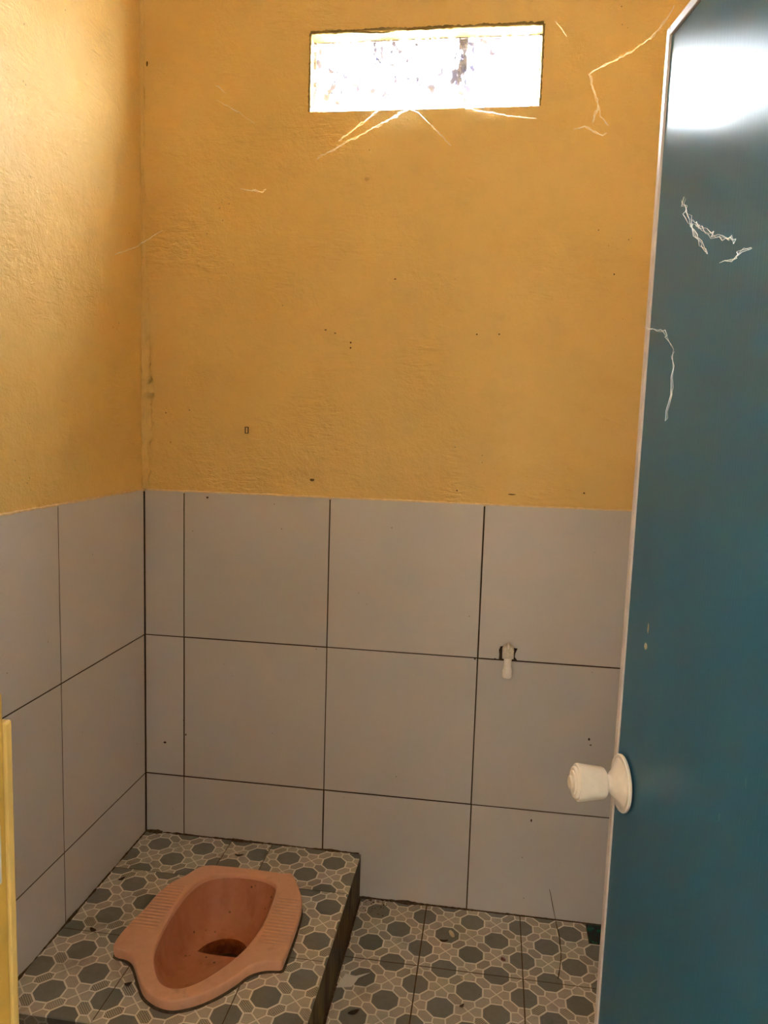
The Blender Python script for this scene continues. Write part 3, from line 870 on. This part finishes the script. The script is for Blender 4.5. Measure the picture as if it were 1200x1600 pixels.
web('cobweb', [W3([(.825, 2.054), (.890, 2.041), (.936, 2.031), (.993, 2.024)], -.004, -.010)], .0008, 'cobweb strand trailing right below the lower right window corner', False, 2, .0008)
web('cobweb', [W3([(1.290, 2.262), (1.275, 2.231), (1.249, 2.198), (1.201, 2.165), (1.152, 2.142), (1.110, 2.121), (1.119, 2.089), (1.131, 2.061), (1.141, 2.025), (1.160, 2.003)], -.012), W3([(1.135, 2.053), (1.123, 2.011)], -.008)], .0008,
    'long dusty cobweb hanging between window and top of blue door', False, 3, .0013)
web('cobweb', [W3([(1.0825, 2.000), (1.105, 2.004), (1.124, 1.996), (1.150, 1.985), (1.158, 1.990)], -.004)], .0007, 'short frayed cobweb wisp below the long dusty cobweb', False, 2, .0014)
web('cobweb', [W3([(.200, 2.088), (.251, 2.061), (.302, 2.029)], -.009), [(.196, -.003, 2.125), (.206, -.003, 2.120), (.222, -.003, 2.105)]], .0006, 'faint cobweb strand on yellow wall left of the window', True, 1)
web('cobweb', [W3([(.266, 1.873), (.295, 1.868), (.303, 1.871), (.323, 1.863), (.332, 1.872)], -.008)], .0007, 'tiny curled cobweb wisp on the yellow wall below left of window', True, 2, .0012)
web('cobweb', [[(-.001, -.150, 1.682), (.018, -.080, 1.715), (.0556, -.003, 1.7747)]], .0006, 'straight cobweb thread spanning the corner of the yellow walls', True, 2, .0006)
web('cobweb', [W3([(1.026, 2.241), (1.040, 2.222), (1.053, 2.205)], -.009)], .0006, 'short cobweb thread by the upper right window corner', True, 2)
MDW = door.matrix_world.copy()
off = Matrix.Translation((.016, 0, 0))
DL = lambda L, y=-.004: [(s + .008, y, z) for s, z in L]
web('cobweb', [DL([(.097, 1.568), (.1195, 1.544), (.139, 1.525), (.162, 1.506), (.182, 1.490)]), DL([(.1286, 1.538), (.1546, 1.523), (.178, 1.515), (.201, 1.503), (.222, 1.497), (.246, 1.492)]), DL([(.219, 1.4756), (.245, 1.473), (.263, 1.477), (.281, 1.476)])], .0004,
    'tangled cobweb clinging to upper part of the blue door', False, 3, .0018, MDW)
web('cobweb', [DL([(.001, 1.4325), (.070, 1.420), (.091, 1.4065), (.1076, 1.395)]), DL([(.1076, 1.395), (.1093, 1.375), (.1097, 1.352), (.108, 1.341), (.102, 1.322), (.0987, 1.311)])], .00035,
    'thin cobweb drooping down the blue door from its edge', False, 2, .0012, MDW)

# ------------------------------------------------------------------ litter on the floor
def sheet(name, poly, z, mat, loc, label, cat, curl=.004, group=None):
    n = len(poly); V = []
    for dz in (0, .0006):
        for i, (x, y) in enumerate(poly): V.append((x, y, z + dz + curl * abs(math.sin(i * 1.9))))
    Fc = [tuple(range(n - 1, -1, -1)), tuple(range(n, 2 * n))] + [(i, (i + 1) % n, n + (i + 1) % n, n + i) for i in range(n)]
    return tag(link(name, mesh(name, V, Fc), mat, None, loc), label, cat, group)
sheet('paper_scrap', [(-.026, -.030), (.010, -.028), (.014, -.014), (.020, .006), (.046, .026), (.012, .014), (-.012, .012), (-.018, -.008)], .0006, MAT['paper'], (.652, -.318, 0), 'torn white paper scrap lying against the platform riser', 'paper', .005)
def lump(name, loc, r, mat, label, cat, sd, squash=.6, blobs=3):
    bm = bmesh.new()
    for b in range(blobs):
        m = Matrix.Translation((random.uniform(-r, r) * .7, random.uniform(-r, r) * .7, r * squash * .7)) @ Matrix.Diagonal((1, 1, squash, 1))
        bmesh.ops.create_icosphere(bm, subdivisions=2, radius=r * random.uniform(.5, .8), matrix=m)
    for v in bm.verts:
        v.co += v.co * .35 * noise.noise(v.co * 120 + Vector((sd, 0, 0))); v.co.z = max(v.co.z, 0)
    me = bpy.data.meshes.new(name); bm.to_mesh(me); bm.free()
    for q in me.polygons: q.use_smooth = True
    return tag(link(name, me, mat, None, loc), label, cat)
lump('crumb', (.884, -.117, 0.0002), .0085, MAT['crumb'], 'pale crumbly lump on the octagon floor tiles', 'crumb', 3)
lump('crumb', (.912, -.263, 0.0002), .006, MAT['crumb'], 'small pale crumb by the floor tile joint', 'crumb', 8, .5, 2)
def leaf(loc, L, w, rot, mat, label, cat, name='dead_leaf', curl=.003):
    V, Fc = [], []; n = 7
    for i in range(n + 1):
        f = i / n; ww = w * math.sin(math.pi * (f * .92 + .06)) ** .8; x = (f - .5) * L
        h = .0008 + curl * (2 * f - 1) ** 2
        V += [(x, -ww, h + curl * .7), (x, 0, h), (x, ww, h + curl * .6)]
    for i in range(n):
        for k in (0, 1): Fc.append((i * 3 + k, i * 3 + k + 1, (i + 1) * 3 + k + 1, (i + 1) * 3 + k))
    me = mesh(name, V, Fc, True)
    o = link(name, me, mat, None, loc, (0, 0, rot))
    sm = o.modifiers.new('thickness', 'SOLIDIFY'); sm.thickness = .0006; sm.offset = 1
    return tag(o, label, cat)
leaf((.861, -.143, 0), .020, .004, .15, MAT['dead'], 'dry brown leaf curl beside the pale crumbly lump', 'leaf')
leaf((1.009, -.182, 0), .015, .0055, -.9, MAT['redbug'], 'dark red seed husk lying on the octagon floor tiles', 'husk', 'seed_husk', .001)
leaf((.680, -.417, 0), .026, .006, .6, MAT['dead'], 'black curled leaf on the floor near the platform', 'leaf')
leaf((.915, -.355, 0), .012, .004, .8, MAT['dead'], 'small dark leaf bit on an octagon in the middle of the floor', 'leaf')
leaf((.300, -.075, PH), .022, .005, .2, MAT['dead'], 'brown leaf bit on the platform behind the toilet by the wall', 'leaf')
leaf((.045, -.235, PH), .016, .005, .9, MAT['dead'], 'dark leaf bit on the platform beside the left wall', 'leaf')
leaf((.075, -.430, PH), .018, .005, -.4, MAT['dead'], 'dark leaf bit left of the toilet on the platform', 'leaf')
leaf((.232, -.575, PH), .014, .005, .5, MAT['dead'], 'dark leaf bit at the front left of the toilet nose', 'leaf')
# thread hanging off the wall onto the floor
tag(link('dirty_thread', tube('dirty_thread', [fuzz([(1.128, -.0022, .085), (1.139, -.005, .040), (1.147, -.006, .003), (1.152, -.060, .0016), (1.152, -.133, .0016), (1.146, -.180, .0016), (1.137, -.226, .0018)], .012, .0005)], .0011, 5, .5), MAT['thread']),
    'dark dirty thread running down the wall and across the floor', 'thread')
# dirt packed along the foot of the window wall and risers: nobody could count it
V, Fc = [], []
def crumbs(x0, x1, y0, y1, z, n, r0, r1):
    for _ in range(n):
        x, y = random.uniform(x0, x1), y0 + (y1 - y0) * random.random() ** 2
        r = random.uniform(r0, r1); b = len(V); m = 6
        hgt = r * random.uniform(.25, .6)
        V.append((x, y, z + hgt))
        for k in range(m):
            th = 2 * math.pi * k / m + random.random() * .5; rr = r * random.uniform(.6, 1.2)
            V.append((x + math.cos(th) * rr, min(y + math.sin(th) * rr, -.0006), z))
        for k in range(m): Fc.append((b, b + 1 + k, b + 1 + (k + 1) % m))
def ribbon(p0, p1, side, z, wid, hgt, n, sd):
    # irregular low fillet of packed dirt from p0 to p1, spreading towards side
    p0, p1, side = Vector(p0), Vector(p1), Vector(side); b = len(V)
    for i in range(n + 1):
        q = p0.lerp(p1, i / n); m = max(.08, .55 + .9 * noise.noise((q.x * 14 + sd, q.y * 14, 0)) + .45 * noise.noise((q.x * 70, q.y * 70, sd)))
        for f, h in ((0, 1), (.5, .45), (1, 0)):
            e = q + side * (wid * m * f); V.append((e.x, e.y, z + .0002 + hgt * m * h))
    for i in range(n):
        for k in (0, 1): Fc.append((b + i * 3 + k, b + i * 3 + k + 1, b + (i + 1) * 3 + k + 1, b + (i + 1) * 3 + k))
ribbon((.626, -.0008), (.93, -.0008), (0, -1), 0, .010, .006, 110, 1)
ribbon((.93, -.0008), (1.40, -.0008), (0, -1), 0, .004, .0035, 150, 2)
ribbon((.6215, -.002), (.6215, -.67), (1, 0), 0, .006, .005, 200, 3)
ribbon((.002, -.0008), (.615, -.0008), (0, -1), PH, .0055, .0045, 200, 4)
ribbon((.0008, -.002), (.0008, -.67), (1, 0), PH, .0055, .0045, 220, 5)
ribbon((.255, -.0008), (.345, -.0008), (0, -1), PH, .013, .007, 40, 6)
ribbon((.001, -.001), (.05, -.001), (0, -1), PH, .014, .008, 30, 7)
crumbs(.626, .70, -.003, -.07, .0002, 60, .001, .003)
crumbs(.64, 1.2, -.03, -.6, .0002, 50, .0005, .0014)
crumbs(.02, .6, -.02, -.66, PH + .0002, 45, .0005, .0013)
tag(link('floor_dirt', mesh('floor_dirt', V, Fc), MAT['dirt']), 'brown dirt crumbs gathered along the foot of the walls and platform', 'dirt', None, 'stuff')
